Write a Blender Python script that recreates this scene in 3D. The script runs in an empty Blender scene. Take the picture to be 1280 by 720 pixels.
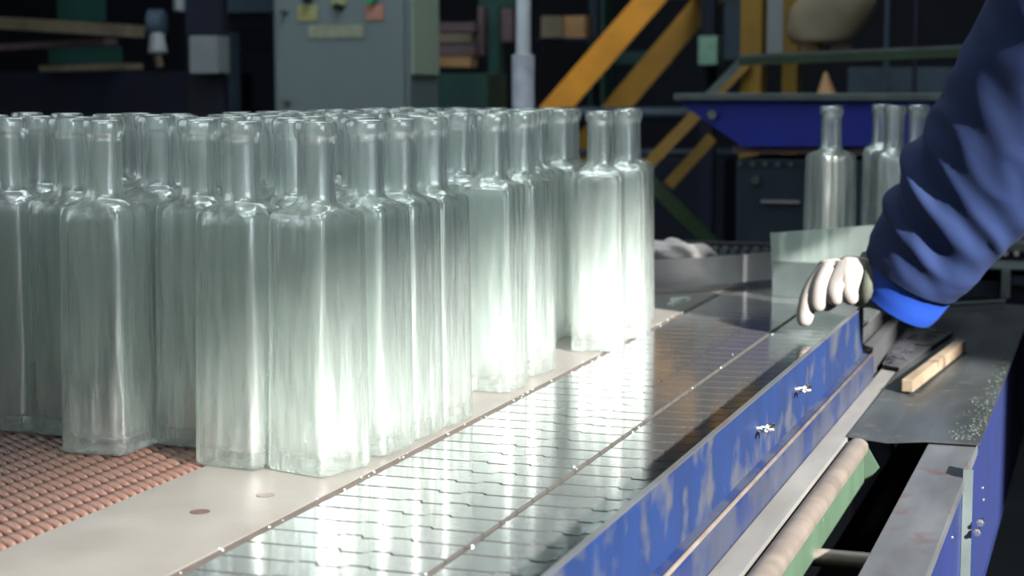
import bpy, bmesh, math, random
from mathutils import Vector, Matrix, noise
random.seed(7)
PI = math.pi
sc = bpy.context.scene
C = sc.collection

# ------------------------------------------------------------------ camera
F = 2200.0                      # focal length in pixels of the 1280x720 frame
HC = 0.323                      # eye height above the conveyor top (z = 0), metres
PITCH = math.atan(250 / F)
YAW = math.atan(758 * math.cos(PITCH) / F)
cam_d = bpy.data.cameras.new('camera')
cam = bpy.data.objects.new('camera', cam_d)
C.objects.link(cam)
cam.location = (0, 0, HC)
cam.rotation_euler = (PI / 2 - PITCH, 0, YAW)
cam_d.sensor_width = 36.0
cam_d.lens = F / 1280 * 36
cam_d.clip_start = 0.02
cam_d.dof.use_dof = True
cam_d.dof.focus_distance = 1.60
cam_d.dof.aperture_fstop = 8.5
sc.camera = cam

# ------------------------------------------------------------------ world, sun, lamps, exposure
w = bpy.data.worlds.new('world')
sc.world = w
w.use_nodes = True
w.node_tree.nodes['Background'].inputs[0].default_value = (0.55, 0.72, 1.0, 1)
w.node_tree.nodes['Background'].inputs[1].default_value = 0.05
SUN_FROM = Vector((0.85, -0.58, 0.52)).normalized()
sun_d = bpy.data.lights.new('sun', 'SUN')
sun_d.energy = 46.0
sun_d.angle = 0.03
sun_d.color = (1.0, 0.95, 0.88)
sun = bpy.data.objects.new('sun', sun_d)
C.objects.link(sun)
sun.rotation_euler = SUN_FROM.to_track_quat('Z', 'Y').to_euler()


def area(name, loc, size, energy, col, aim):
    d = bpy.data.lights.new(name, 'AREA')
    d.shape = 'RECTANGLE'
    d.size, d.size_y = size
    d.energy = energy
    d.color = col
    o = bpy.data.objects.new(name, d)
    C.objects.link(o)
    o.location = loc
    o.rotation_euler = (Vector(loc) - Vector(aim)).to_track_quat('Z', 'Y').to_euler()
    return o


area('fill_overhead', (-1.0, 3.0, 3.6), (1.3, 4.6), 130, (0.86, 0.97, 1.0), (-1.0, 3.0, 0))  # added overhead fill without a roof opening, also brightens the bottle shoulders
area('fill_hall', (-2.4, 4.6, 3.7), (2.0, 1.2), 12, (0.60, 0.85, 1.0), (-2.2, 5.6, 0.2))  # weak added fill for the background things
area('fill_front', (0.9, -0.7, 3.4), (1.6, 1.2), 50, (0.9, 0.97, 1.0), (-0.4, 1.8, 0))  # added fill that lifts the upper arm from above
area('fill_left', (-3.4, 1.2, 1.3), (2.6, 1.8), 35, (0.85, 0.96, 1.0), (-0.8, 1.6, 0.1))  # unseen light added to brighten the glass from the left
area('fill_right', (3.4, -1.0, 1.9), (2.6, 2.6), 150, (0.86, 0.94, 1.0), (0.0, -1.0, 1.9))  # panel added outside the opening for bright streaks on the bottles

vs = sc.view_settings
vs.view_transform = 'Standard'
vs.look = 'None'
vs.gamma = 1.0
vs.use_curve_mapping = False
vs.exposure = 0.0
cy = sc.cycles
cy.max_bounces = 40
cy.transmission_bounces = 36
cy.transparent_max_bounces = 64
cy.glossy_bounces = 6
cy.diffuse_bounces = 3
cy.use_denoising = True
cy.caustics_reflective = False
cy.caustics_refractive = True
cy.blur_glossy = 0.6
cy.sample_clamp_indirect = 5.0

# ------------------------------------------------------------------ pixel -> place
FW = Vector((-math.sin(YAW) * math.cos(PITCH), math.cos(YAW) * math.cos(PITCH), -math.sin(PITCH)))
RT = Vector((math.cos(YAW), math.sin(YAW), 0))
UP = RT.cross(FW)
CAM = Vector((0, 0, HC))


def ray(u, v):
    return FW + RT * ((u - 640) / F) + UP * ((360 - v) / F)


def onz(u, v, z=0.0):
    d = ray(u, v)
    return CAM + d * ((z - HC) / d.z)


def onx(u, v, x):
    d = ray(u, v)
    return CAM + d * (x / d.x)


def ony(u, v, y):
    d = ray(u, v)
    return CAM + d * (y / d.y)


def dep(u, v, D):
    return CAM + ray(u, v) * D


# ------------------------------------------------------------------ materials
M = {}


def srgb(r, g, b):
    def f(c):
        c /= 255.0
        return c / 12.92 if c <= 0.04045 else ((c + 0.055) / 1.055) ** 2.4
    return (f(r), f(g), f(b), 1)


def mat(name, col, rough=0.5, metal=0.0, var=0.12, scale=30.0, stretch=(1, 1, 1), bump=0.0, bscale=None,
        col2=None, spots=None, spec=0.5):
    m = bpy.data.materials.new(name)
    m.use_nodes = True
    nt = m.node_tree
    N, L = nt.nodes, nt.links
    b = N['Principled BSDF']
    b.inputs['Roughness'].default_value = rough
    b.inputs['Metallic'].default_value = metal
    b.inputs['Specular IOR Level'].default_value = spec
    tc = N.new('ShaderNodeTexCoord')
    mp = N.new('ShaderNodeMapping')
    mp.inputs['Scale'].default_value = stretch
    L.new(tc.outputs['Object'], mp.inputs[0])
    nz = N.new('ShaderNodeTexNoise')
    nz.inputs['Scale'].default_value = scale
    nz.inputs['Detail'].default_value = 6
    L.new(mp.outputs[0], nz.inputs['Vector'])
    rp = N.new('ShaderNodeValToRGB')
    c2 = col2 or tuple(c * (1 - var * 2) for c in col[:3]) + (1,)
    rp.color_ramp.elements[0].position = 0.35
    rp.color_ramp.elements[1].position = 0.65
    rp.color_ramp.elements[0].color = c2
    rp.color_ramp.elements[1].color = col
    L.new(nz.outputs['Fac'], rp.inputs[0])
    out = rp.outputs[0]
    if spots:
        scol, sscale, lo, hi = spots
        n2 = N.new('ShaderNodeTexNoise')
        n2.inputs['Scale'].default_value = sscale
        n2.inputs['Detail'].default_value = 8
        L.new(tc.outputs['Object'], n2.inputs['Vector'])
        r2 = N.new('ShaderNodeMapRange')
        r2.inputs[1].default_value = lo
        r2.inputs[2].default_value = hi
        L.new(n2.outputs['Fac'], r2.inputs[0])
        mx = N.new('ShaderNodeMix')
        mx.data_type = 'RGBA'
        L.new(r2.outputs[0], mx.inputs[0])
        L.new(out, mx.inputs[6])
        mx.inputs[7].default_value = scol
        out = mx.outputs[2]
    L.new(out, b.inputs['Base Color'])
    if bump:
        nb = N.new('ShaderNodeTexNoise')
        nb.inputs['Scale'].default_value = bscale or scale * 3
        nb.inputs['Detail'].default_value = 5
        L.new(mp.outputs[0], nb.inputs['Vector'])
        bp = N.new('ShaderNodeBump')
        bp.inputs['Strength'].default_value = bump
        bp.inputs['Distance'].default_value = 0.002
        L.new(nb.outputs['Fac'], bp.inputs['Height'])
        L.new(bp.outputs[0], b.inputs['Normal'])
    M[name] = m
    return m


def glass(name, tint, wave, wscale, k_transp, k_scatter, rough=0.0, k_gloss=0.05):
    """clear container glass: refraction, some straight see-through and a pale diffuse share in place of caustic light"""
    m = bpy.data.materials.new(name)
    m.use_nodes = True
    nt = m.node_tree
    N, L = nt.nodes, nt.links
    N.remove(N['Principled BSDF'])
    out = N['Material Output']
    g = N.new('ShaderNodeBsdfGlass')
    g.inputs['Color'].default_value = tint
    g.inputs['Roughness'].default_value = rough
    g.inputs['IOR'].default_value = 1.5
    t = N.new('ShaderNodeBsdfTransparent')
    t.inputs['Color'].default_value = tint
    d = N.new('ShaderNodeBsdfDiffuse')
    d.inputs['Color'].default_value = (0.84, 0.93, 0.90, 1)
    tr = N.new('ShaderNodeBsdfTranslucent')
    tr.inputs['Color'].default_value = (0.84, 0.93, 0.90, 1)
    h = N.new('ShaderNodeMixShader')
    h.inputs[0].default_value = 0.5
    L.new(d.outputs[0], h.inputs[1])
    L.new(tr.outputs[0], h.inputs[2])
    a = N.new('ShaderNodeMixShader')
    a.inputs[0].default_value = k_transp
    L.new(g.outputs[0], a.inputs[1])
    L.new(t.outputs[0], a.inputs[2])
    b = N.new('ShaderNodeMixShader')
    b.inputs[0].default_value = k_scatter
    L.new(a.outputs[0], b.inputs[1])
    L.new(h.outputs[0], b.inputs[2])
    gl_ = N.new('ShaderNodeBsdfGlossy')                 # rough glossy lobe added for sun glints and streaks
    gl_.inputs['Color'].default_value = (0.95, 1.0, 0.98, 1)
    gl_.inputs['Roughness'].default_value = 0.33
    c_ = N.new('ShaderNodeMixShader')
    c_.inputs[0].default_value = k_gloss
    L.new(b.outputs[0], c_.inputs[1])
    L.new(gl_.outputs[0], c_.inputs[2])
    L.new(c_.outputs[0], out.inputs[0])
    tc = N.new('ShaderNodeTexCoord')
    oi = N.new('ShaderNodeObjectInfo')
    ad = N.new('ShaderNodeVectorMath')
    ad.operation = 'MULTIPLY_ADD'
    L.new(oi.outputs['Random'], ad.inputs[0])
    ad.inputs[1].default_value = (7, 7, 7)
    L.new(tc.outputs['Object'], ad.inputs[2])
    mp = N.new('ShaderNodeMapping')
    mp.inputs['Scale'].default_value = (1, 1, 0.16)
    L.new(ad.outputs[0], mp.inputs[0])
    nz = N.new('ShaderNodeTexNoise')
    nz.inputs['Scale'].default_value = wscale
    nz.inputs['Detail'].default_value = 0.5
    L.new(mp.outputs[0], nz.inputs['Vector'])
    bp = N.new('ShaderNodeBump')
    bp.inputs['Distance'].default_value = 0.01
    sx = N.new('ShaderNodeSeparateXYZ')
    L.new(tc.outputs['Object'], sx.inputs[0])
    mr = N.new('ShaderNodeMapRange')
    mr.inputs[1].default_value = 0.05
    mr.inputs[2].default_value = 0.17
    mr.inputs[3].default_value = wave
    mr.inputs[4].default_value = wave * 0.34
    L.new(sx.outputs['Z'], mr.inputs[0])
    L.new(mr.outputs[0], bp.inputs['Strength'])
    L.new(nz.outputs['Fac'], bp.inputs['Height'])
    L.new(bp.outputs[0], g.inputs['Normal'])
    L.new(bp.outputs[0], gl_.inputs['Normal'])
    M[name] = m
    return m


glass('bottle_glass', (0.975, 0.992, 0.985, 1), 1.0, 75, 0.42, 0.050, 0.0, 0.10)  # diffuse and glossy shares stand in for sunlight scattered among the bottles
glass('panel_plastic', (0.80, 0.90, 0.85, 1), 0.6, 60, 0.35, 0.26, 0.05)
glass('shard_glass', (0.95, 1, 0.98, 1), 0.2, 80, 0.2, 0.3)

mat('slat_steel', (0.90, 0.91, 0.92, 1), 0.11, 0.97, 0.03, 40)
mat('strip_tan', (0.045, 0.034, 0.024, 1), 0.75, 0.0, 0.2, 60, bump=0.3)
mat('slat_edge', (0.02, 0.02, 0.02, 1), 0.7, 0.0)
mat('strip_dark', (0.028, 0.020, 0.016, 1), 0.75, 0.0, 0.2, 60, bump=0.3)
mat('plate_steel', (0.150, 0.143, 0.133, 1), 0.42, 0.45, 0.06, 14, bump=0.08, bscale=220,
    spots=((0.11, 0.10, 0.09, 1), 9, 0.55, 0.8))
mat('dull_steel', (0.075, 0.082, 0.09, 1), 0.45, 0.5, 0.2, 25, (1, 0.2, 1), 0.15, 90,
    spots=((0.06, 0.03, 0.025, 1), 22, 0.56, 0.75))
mat('grey_paint_steel', (0.155, 0.153, 0.147, 1), 0.5, 0.5, 0.15, 20, (1, 0.25, 1), 0.12, 90)
mat('dark_plate', (0.045, 0.052, 0.055, 1), 0.42, 0.6, 0.2, 18, (1, 0.3, 1), 0.25, 120,
    spots=((0.09, 0.09, 0.09, 1), 40, 0.62, 0.78))
mat('rust_strip', (0.07, 0.036, 0.028, 1), 0.7, 0.1, 0.2, 60, bump=0.3)
mat('guard_blue', srgb(0, 23, 60), 0.5, 0.0, 0.15, 18, (1, 1, 0.25), 0.05, 60,
    spots=((0.020, 0.023, 0.033, 1), 16, 0.52, 0.64))
mat('worn_blue', srgb(40, 46, 62), 0.45, 0.3, 0.15, 18, bump=0.1,
    spots=(srgb(14, 27, 62), 14, 0.5, 0.62))
mat('beam_blue', srgb(0, 15, 58), 0.5, 0.0, 0.12, 12)
mat('hopper_blue', srgb(4, 28, 130), 0.5, 0.0, 0.15, 8)
mat('channel_green', srgb(46, 64, 50), 0.5, 0.1, 0.1, 16, spots=(srgb(110, 130, 115), 50, 0.66, 0.72))
mat('lip_tan', (0.105, 0.09, 0.078, 1), 0.45, 0.35, 0.15, 30, bump=0.15)
mat('black', (0.006, 0.007, 0.009, 1), 0.8, 0, 0.1)
mat('belt_brown', (0.090, 0.048, 0.036, 1), 0.42, 0.0, 0.18, 90, bump=0.05)
mat('belt_dark', (0.03, 0.014, 0.010, 1), 0.7, 0.0, 0.2, 60)
mat('wood', (0.11, 0.082, 0.052, 1), 0.7, 0, 0.2, 40, (1, 0.12, 1), 0.2, 120,
    spots=((0.035, 0.022, 0.018, 1), 30, 0.55, 0.7))
mat('fibre', (0.006, 0.006, 0.008, 1), 0.75, 0, 0.2, 80)
mat('zinc', (0.75, 0.75, 0.73, 1), 0.22, 1.0, 0.05, 40)
mat('rail_steel', (0.66, 0.64, 0.66, 1), 0.33, 0.9, 0.06, 20)
mat('jacket_blue', srgb(13, 28, 60), 0.85, 0, 0.10, 14, bump=0.25, bscale=900, spec=0.2)
mat('cuff_blue', srgb(14, 48, 122), 0.75, 0, 0.06, 20, bump=0.2, bscale=900, spec=0.2)
mat('glove_white', (0.15, 0.14, 0.134, 1), 0.85, 0, 0.06, 60, bump=0.3, bscale=500, spec=0.2)
mat('glove_band', (0.05, 0.056, 0.045, 1), 0.9, 0, 0.1, 60, bump=0.3, bscale=500, spec=0.2)
mat('film', (0.36, 0.33, 0.32, 1), 0.5, 0, 0.2, 20)
mat('cabinet_grey', srgb(100, 114, 117), 0.55, 0, 0.05, 5)
mat('cabinet_side', srgb(150, 168, 150), 0.55, 0, 0.06, 4)
mat('label_yellow', srgb(150, 150, 96), 0.6)
mat('label_grey', srgb(140, 145, 125), 0.6)
mat('label_red', srgb(170, 120, 100), 0.6)
mat('button_green', srgb(30, 150, 90), 0.5)
mat('yellow', srgb(228, 150, 0), 0.55, 0, 0.1, 10)
mat('olive_yellow', srgb(122, 92, 4), 0.6, 0, 0.15, 10)
mat('stringer_ochre', srgb(170, 120, 4), 0.55, 0, 0.1, 10)
mat('green_dark', srgb(24, 52, 22), 0.6, 0, 0.2, 10)
mat('pole_white', srgb(185, 192, 200), 0.5, 0, 0.06, 20)
mat('pole_sleeve', srgb(160, 166, 178), 0.6, 0, 0.2, 18)
mat('bg_navy', srgb(6, 16, 44), 0.7, 0, 0.3, 3)
mat('bg_wall', srgb(3, 10, 30), 0.8, 0, 0.3, 1.5)
mat('bg_floor', srgb(18, 22, 30), 0.7, 0, 0.3, 3)
mat('bg_teal', srgb(18, 66, 60), 0.6, 0, 0.2, 6)
mat('bg_slate', srgb(46, 64, 80), 0.6, 0, 0.2, 6)
mat('bg_beige', srgb(118, 108, 88), 0.7, 0, 0.2, 8)
mat('bg_tan', srgb(160, 122, 80), 0.7, 0, 0.2, 8)
mat('bg_greybox', srgb(130, 138, 142), 0.6, 0, 0.06, 8)
mat('bg_pale_green', srgb(130, 170, 150), 0.6)
mat('bg_rose', srgb(92, 74, 78), 0.7)
mat('machine_dark', srgb(24, 38, 54), 0.5, 0.2, 0.2, 10)
mat('machine_grey', srgb(84, 94, 94), 0.5, 0.4, 0.2, 14)


# ------------------------------------------------------------------ mesh helpers
class MB:
    def __init__(s):
        s.bm = bmesh.new()

    def box(s, c, d, rot=None, bev=0.0):
        r = bmesh.ops.create_cube(s.bm, size=1.0)
        vs_ = r['verts']
        m = Matrix.Translation(Vector(c)) @ (rot.to_4x4() if rot else Matrix()) @ Matrix.Diagonal((d[0], d[1], d[2], 1))
        bmesh.ops.transform(s.bm, matrix=m, verts=vs_)
        if bev:
            es = list({e for v in vs_ for e in v.link_edges})
            bmesh.ops.bevel(s.bm, geom=es, offset=bev, segments=2, affect='EDGES', profile=0.6)
        return s

    def bounds(s, x0, x1, y0, y1, z0, z1, bev=0.0):
        return s.box(((x0 + x1) / 2, (y0 + y1) / 2, (z0 + z1) / 2), (abs(x1 - x0), abs(y1 - y0), abs(z1 - z0)), None, bev)

    def loft(s, rings, cap=True, closed=True):
        rows = [[s.bm.verts.new(p) for p in r] for r in rings]
        n = len(rows[0])
        for a, b in zip(rows, rows[1:]):
            for i in range(n if closed else n - 1):
                j = (i + 1) % n
                s.bm.faces.new((a[i], a[j], b[j], b[i]))
        if cap:
            s.bm.faces.new(list(reversed(rows[0])))
            s.bm.faces.new(rows[-1])
        return s

    def tube(s, pts, r, n=10, cap=True):
        pts = [Vector(p) for p in pts]
        rr = r if isinstance(r, (list, tuple)) else [r] * len(pts)
        rings = []
        prev = None
        for i, p in enumerate(pts):
            a = pts[max(i - 1, 0)]
            b = pts[min(i + 1, len(pts) - 1)]
            t = (b - a).normalized()
            if prev is None:
                ref = Vector((0, 0, 1)) if abs(t.z) < 0.9 else Vector((1, 0, 0))
                u = t.cross(ref).normalized()
            else:
                u = (prev - t * prev.dot(t)).normalized()
            prev = u
            v = t.cross(u)
            rings.append([p + (u * math.cos(2 * PI * k / n) + v * math.sin(2 * PI * k / n)) * rr[i] for k in range(n)])
        return s.loft(rings, cap)

    def prism(s, poly, axis, a, b):
        """extrude a 2D outline along an axis: axis x takes (y,z), y takes (x,z), z takes (x,y)"""
        def P(p, t):
            return {'x': (t, p[0], p[1]), 'y': (p[0], t, p[1]), 'z': (p[0], p[1], t)}[axis]
        return s.loft([[P(p, a) for p in poly], [P(p, b) for p in poly]])

    def bar(s, a, b, wd, th, up=(0, 0, 1), bev=0.0):
        """rectangular bar from a to b, wd across, th along up"""
        a, b = Vector(a), Vector(b)
        t = (b - a)
        L = t.length
        t.normalize()
        x = t.cross(Vector(up)).normalized()
        z = x.cross(t)
        rot = Matrix((x, t, z)).transposed()
        return s.box((a + b) / 2, (wd, L, th), rot, bev)

    def mesh(s, name, m, smooth=False):
        bmesh.ops.recalc_face_normals(s.bm, faces=s.bm.faces)
        me = bpy.data.meshes.new(name)
        s.bm.to_mesh(me)
        s.bm.free()
        me.materials.append(M[m] if isinstance(m, str) else m)
        if smooth:
            me.polygons.foreach_set('use_smooth', [True] * len(me.polygons))
            if smooth != 'all':
                me.set_sharp_from_angle(angle=math.radians(38))
        return me

    def build(s, name, m, parent=None, smooth=False):
        return link(name, s.mesh(name, m, smooth), parent)


def link(name, me, parent=None):
    o = bpy.data.objects.new(name, me)
    C.objects.link(o)
    if parent:
        o.parent = parent
    return o


def tag(o, label, cat, group=None):
    o['label'] = label
    o['category'] = cat
    if group:
        o['group'] = group
    return o


def thing(name, label, cat, loc=(0, 0, 0), group=None):
    o = link(name, None)
    o.location = loc
    o.empty_display_size = 0.05
    return tag(o, label, cat, group)


def struct(o):
    o['kind'] = 'structure'
    return o


def local(o):
    """parts are modelled in world coordinates; keep them there under a root that is not at the origin"""
    for ch in o.children:
        ch.matrix_parent_inverse = Matrix.Translation(-o.location)
    return o


FLOOR_Z = -0.95
# ------------------------------------------------------------------ the hall
struct(MB().bounds(-9, 3.2, -3.5, 9, FLOOR_Z - 0.1, FLOOR_Z).build('floor', 'bg_floor'))
struct(MB().bounds(-9, 3.2, 8.9, 9.1, FLOOR_Z, 4.2).build('wall_back', 'bg_wall'))
struct(MB().bounds(-9.2, -9, -3.7, 9.1, FLOOR_Z, 4.4).build('wall_left', 'bg_wall'))
struct(MB().bounds(-9.2, 3.15, -3.7, 9.1, 4.2, 4.4).build('ceiling', 'bg_wall'))
struct(MB().bounds(-9, 3.15, -3.7, -3.5, FLOOR_Z, 4.2).build('wall_front', 'bg_wall'))
# right wall, unseen; its opening is added and sized to edge the sunlight
WX = 3.0
K = 1 / SUN_FROM.x
z_top = 0.118 + (WX + 0.15 + 0.60) * K * SUN_FROM.z
y_shift = (WX + 0.45) * K * SUN_FROM.y
wy0, wy1 = 0.2 + y_shift, 2.74 + y_shift
wz0 = 0.3
wr = MB()
wr.bounds(WX, WX + 0.15, -3.5, wy0, FLOOR_Z, 4.4)
wr.bounds(WX, WX + 0.15, wy1, 9, FLOOR_Z, 4.4)
wr.bounds(WX, WX + 0.15, wy0, wy1, z_top, 4.4)
wr.bounds(WX, WX + 0.15, wy0, wy1, FLOOR_Z, wz0)
struct(wr.build('wall_right', 'bg_wall'))
wf = MB()
for y in (wy0, wy1):
    wf.bounds(WX + 0.02, WX + 0.10, y - 0.03, y + 0.03, wz0, z_top)
wf.bounds(WX + 0.02, WX + 0.10, wy0, wy1, wz0 - 0.03, wz0 + 0.03)
struct(wf.build('sun_opening_frame', 'bg_slate'))  # frame around the added sun opening

# ------------------------------------------------------------------ conveyor: the two slat chains
PITCHY = 0.0385


def slat_mesh(wd, th, name):
    g = 0.0018
    k = [(0, 0), (0.36, 0), (0.375, 0.0032), (0.47, 0.0032), (0.485, -0.0028), (0.60, -0.0028), (0.625, 0.0042), (0.72, 0.0042), (0.74, 0), (1, 0)]
    front = [(x * wd, y + g) for x, y in k]
    back = [(x * wd, y + PITCHY - g) for x, y in k]
    m = MB()
    # quad strip top and bottom so each slat stays clean
    top0 = [m.bm.verts.new((x, y, 0)) for x, y in front]
    top1 = [m.bm.verts.new((x, y, 0)) for x, y in back]
    bot0 = [m.bm.verts.new((x, y, -th)) for x, y in front]
    bot1 = [m.bm.verts.new((x, y, -th)) for x, y in back]
    n = len(k)
    for i in range(n - 1):
        m.bm.faces.new((top0[i], top0[i + 1], top1[i + 1], top1[i]))
        m.bm.faces.new((bot0[i + 1], bot0[i], bot1[i], bot1[i + 1]))
        m.bm.faces.new((top0[i + 1], top0[i], bot0[i], bot0[i + 1]))
        m.bm.faces.new((top1[i], top1[i + 1], bot1[i + 1], bot1[i]))
    m.bm.faces.new((top0[0], top1[0], bot1[0], bot0[0]))
    m.bm.faces.new((top1[-1], top0[-1], bot0[-1], bot1[-1]))
    me = m.mesh(name, 'slat_steel')
    me.materials.append(M['slat_edge'])
    for p_ in me.polygons:
        if abs(p_.normal.z) < 0.5:
            p_.material_index = 1
    return me


def chain(name, label, x0, x1, y0, y1):
    root = thing(name, label, 'conveyor chain', ((x0 + x1) / 2, y0, 0), 'steel slat chains')
    me = slat_mesh(x1 - x0, 0.003, 'slat')
    n = int((y1 - y0) / PITCHY)
    for i in range(n):
        s_ = link('slat', me, root)
        s_.location = (-(x1 - x0) / 2, i * PITCHY, 0)
        s_.rotation_euler = (random.uniform(-.002, .002), random.uniform(-.001, .001), 0)
    c = MB().bounds(x0 + .01, x1 - .01, y0, y0 + n * PITCHY, -.03, -.0045).build('chain_bed', 'black', root)
    c.matrix_parent_inverse = Matrix.Translation(-root.location)
    return root


XL0, XL1, XR0, XR1 = -0.5785, -0.427, -0.421, -0.318
chain('slat_chain', 'wide bright steel slat chain running right beside the packed bottles', XL0, XL1, 0.72, 3.02)
chain('slat_chain', 'narrower steel slat chain running along the blue side guard', XR0, XR1, 0.70, 3.0)
sp = MB().bounds(XL1 + .0008, XR0 - .0008, 0.7, 3.0, -.03, -.0025).build('wear_strip', 'strip_tan')
tag(sp, 'thin brown wear strip between the two steel slat chains', 'strip')

# transfer plate between belt and chain
root = thing('transfer_plate', 'flat grey steel transfer plate between woven belt and slat chain', 'steel plate', (-0.66, 0.8, 0))
MB().bounds(-0.731, -0.5885, 0.70, 2.95, -.012, 0).build('plate', 'plate_steel', root)
for (u, v), m_ in (((250, 640), 'black'), ((332, 619), 'rust_strip')):
    p = onz(u, v)
    h = MB()
    h.loft([[(p.x + r * math.cos(a * PI / 10), p.y + r * math.sin(a * PI / 10), z_) for a in range(20)]
            for r, z_ in ((0.0075, 0.0), (0.0078, 0.0005), (0.0066, 0.0005), (0.0060, 0.0002))], cap=True)
    h.build('countersunk_hole', 'belt_dark' if m_ == 'black' else 'lip_tan', root)
local(root)
tag(MB().bounds(-0.5882, -0.5792, 0.70, 2.95, -.02, -.0008).build('guide_strip', 'strip_dark'),
    'narrow rusty brown strip edging the transfer plate beside the chain', 'strip')

# ------------------------------------------------------------------ woven belt
BX1, BX0 = -0.732, -1.75
root = thing('woven_belt', 'brown woven link belt under the left bottles', 'conveyor belt', (-1.2, 0.9, -0.01))
MB().bounds(BX0, BX1, 0.72, 2.95, -.03, -.0105).build('belt_core', 'belt_dark', root)


def strand(m, x, y, jit=0.0):
    a = Vector((x - 0.0170, y + 0.0100, -0.0078))
    b = Vector((x + 0.0170, y - 0.0100, -0.0078))
    mid = (a + b) / 2 + Vector((0, 0, 0.0040))
    q1 = (a + mid) / 2 + Vector((0, 0, .0012))
    q2 = (b + mid) / 2 + Vector((0, 0, .0012))
    m.tube([a, q1, mid, q2, b], [0.0022, 0.0038, 0.0043, 0.0038, 0.0022], 6)


lm = MB()
strand(lm, 0, 0)
strand_me = lm.mesh('link', 'belt_brown', 'all')
cells = []
r_ = 0
x = BX1 - 0.0175
while x > BX0:
    y = 0.80 + (0.006 if r_ % 2 else 0)
    while y < 2.9:
        cells.append((x, y))
        y += 0.0118
    x -= 0.0240
    r_ += 1


def seen(c):
    q = Vector((c[0], c[1], 0)) - CAM
    D = q.dot(FW)
    u = 640 + F * q.dot(RT) / D
    v = 360 - F * q.dot(UP) / D
    return (-5 < u < 300 and v < 725), D


near = sorted([(seen(c)[1], c) for c in cells if seen(c)[0] and c[1] < 1.42])[:300]
near_set = {c for _, c in near}
for D, c in near:
    o = link('link', strand_me, root)
    o.location = (c[0] + 1.2, c[1] - 0.9, 0.01)
rest = MB()
for c in cells:
    if c not in near_set and c[1] < 2.3 and c[0] > -1.45:
        strand(rest, *c)
o = rest.build('link_field', 'belt_brown', root, 'all')
o['kind'] = 'stuff'
o.matrix_parent_inverse = Matrix.Translation(-root.location)
root.children[0].matrix_parent_inverse = Matrix.Translation(-root.location)

# ------------------------------------------------------------------ bottles
def rsq(half, r, n=8):
    """rounded square outline, 4*n points, starting on +x side"""
    pts = []
    for q, (sx, sy) in enumerate(((1, 1), (-1, 1), (-1, -1), (1, -1))):
        cx, cy_ = sx * (half - r), sy * (half - r)
        for i in range(n):
            a = q * PI / 2 + (i / (n - 1)) * PI / 2
            pts.append((cx + r * math.cos(a), cy_ + r * math.sin(a)))
    return pts


def bottle_mesh():
    rings = []

    def ring(half, r, z):
        rings.append([(x, y, z) for x, y in rsq(half, min(r, half * 0.9999))])
    B, S_ = 0.0325, 0.0302                      # half width at the base and at the shoulder
    ring(0.020, 0.010, 0.0032)                  # pushed-up base
    ring(0.0265, 0.008, 0.0012)
    ring(0.0292, 0.007, 0.0)
    ring(0.0316, 0.0065, 0.0012)
    ring(B, 0.0062, 0.0045)
    for t in (0.06, 0.2, 0.4, 0.6, 0.8, 1.0):
        ring(B + (S_ - B) * t, 0.0062, 0.0045 + t * 0.2065)
    ring(S_ - 0.0006, 0.0064, 0.2168)
    ring(S_ - 0.0024, 0.0074, 0.2198)
    ring(S_ - 0.0056, 0.0105, 0.2221)
    ring(0.0215, 0.0165, 0.2246)
    ring(0.0184, 0.0184, 0.2272)
    ring(0.0168, 0.0168, 0.2300)
    ring(0.0164, 0.0164, 0.2345)
    ring(0.0162, 0.0162, 0.2480)
    ring(0.0160, 0.0160, 0.2750)
    ring(0.0161, 0.0161, 0.2800)
    ring(0.0178, 0.0178, 0.2812)
    ring(0.0184, 0.0184, 0.2835)
    ring(0.0184, 0.0184, 0.2905)
    ring(0.0176, 0.0176, 0.2938)
    ring(0.0154, 0.0154, 0.2950)
    ring(0.0126, 0.0126, 0.2944)
    ring(0.0116, 0.0116, 0.2920)
    ring(0.0114, 0.0114, 0.2780)
    ring(0.0118, 0.0118, 0.2350)
    ring(0.0130, 0.0130, 0.2260)
    ring(0.0165, 0.0135, 0.2205)
    ring(0.0225, 0.0105, 0.2172)
    ring(0.0254, 0.0085, 0.2135)
    ring(0.0262, 0.0075, 0.2060)
    for t in (0.75, 0.5, 0.3, 0.12):
        ring(0.0262 + 0.0018 * (1 - t), 0.0075, 0.016 + t * 0.19)
    ring(0.0276, 0.008, 0.0200)
    ring(0.0255, 0.009, 0.0145)
    ring(0.0190, 0.010, 0.0125)
    m = MB()
    m.loft(rings, cap=True)
    return m.mesh('bottle', 'bottle_glass', 'all')


bot_me = bottle_mesh()
BOTTLES = []


def bottle(x, y, rot=0.0, label=None, group='clear square bottles packed on the conveyor', lean=0.0):
    o = link('glass_bottle', bot_me)
    o.location = (x, y, 0.0004)
    o.rotation_euler = (0, 0, math.radians(rot))
    if label is None:
        label = 'clear square glass bottle packed inside the crowd, hidden behind the outer bottles'
    tag(o, label, 'bottle', group)
    BOTTLES.append((x, y))
    return o


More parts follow.
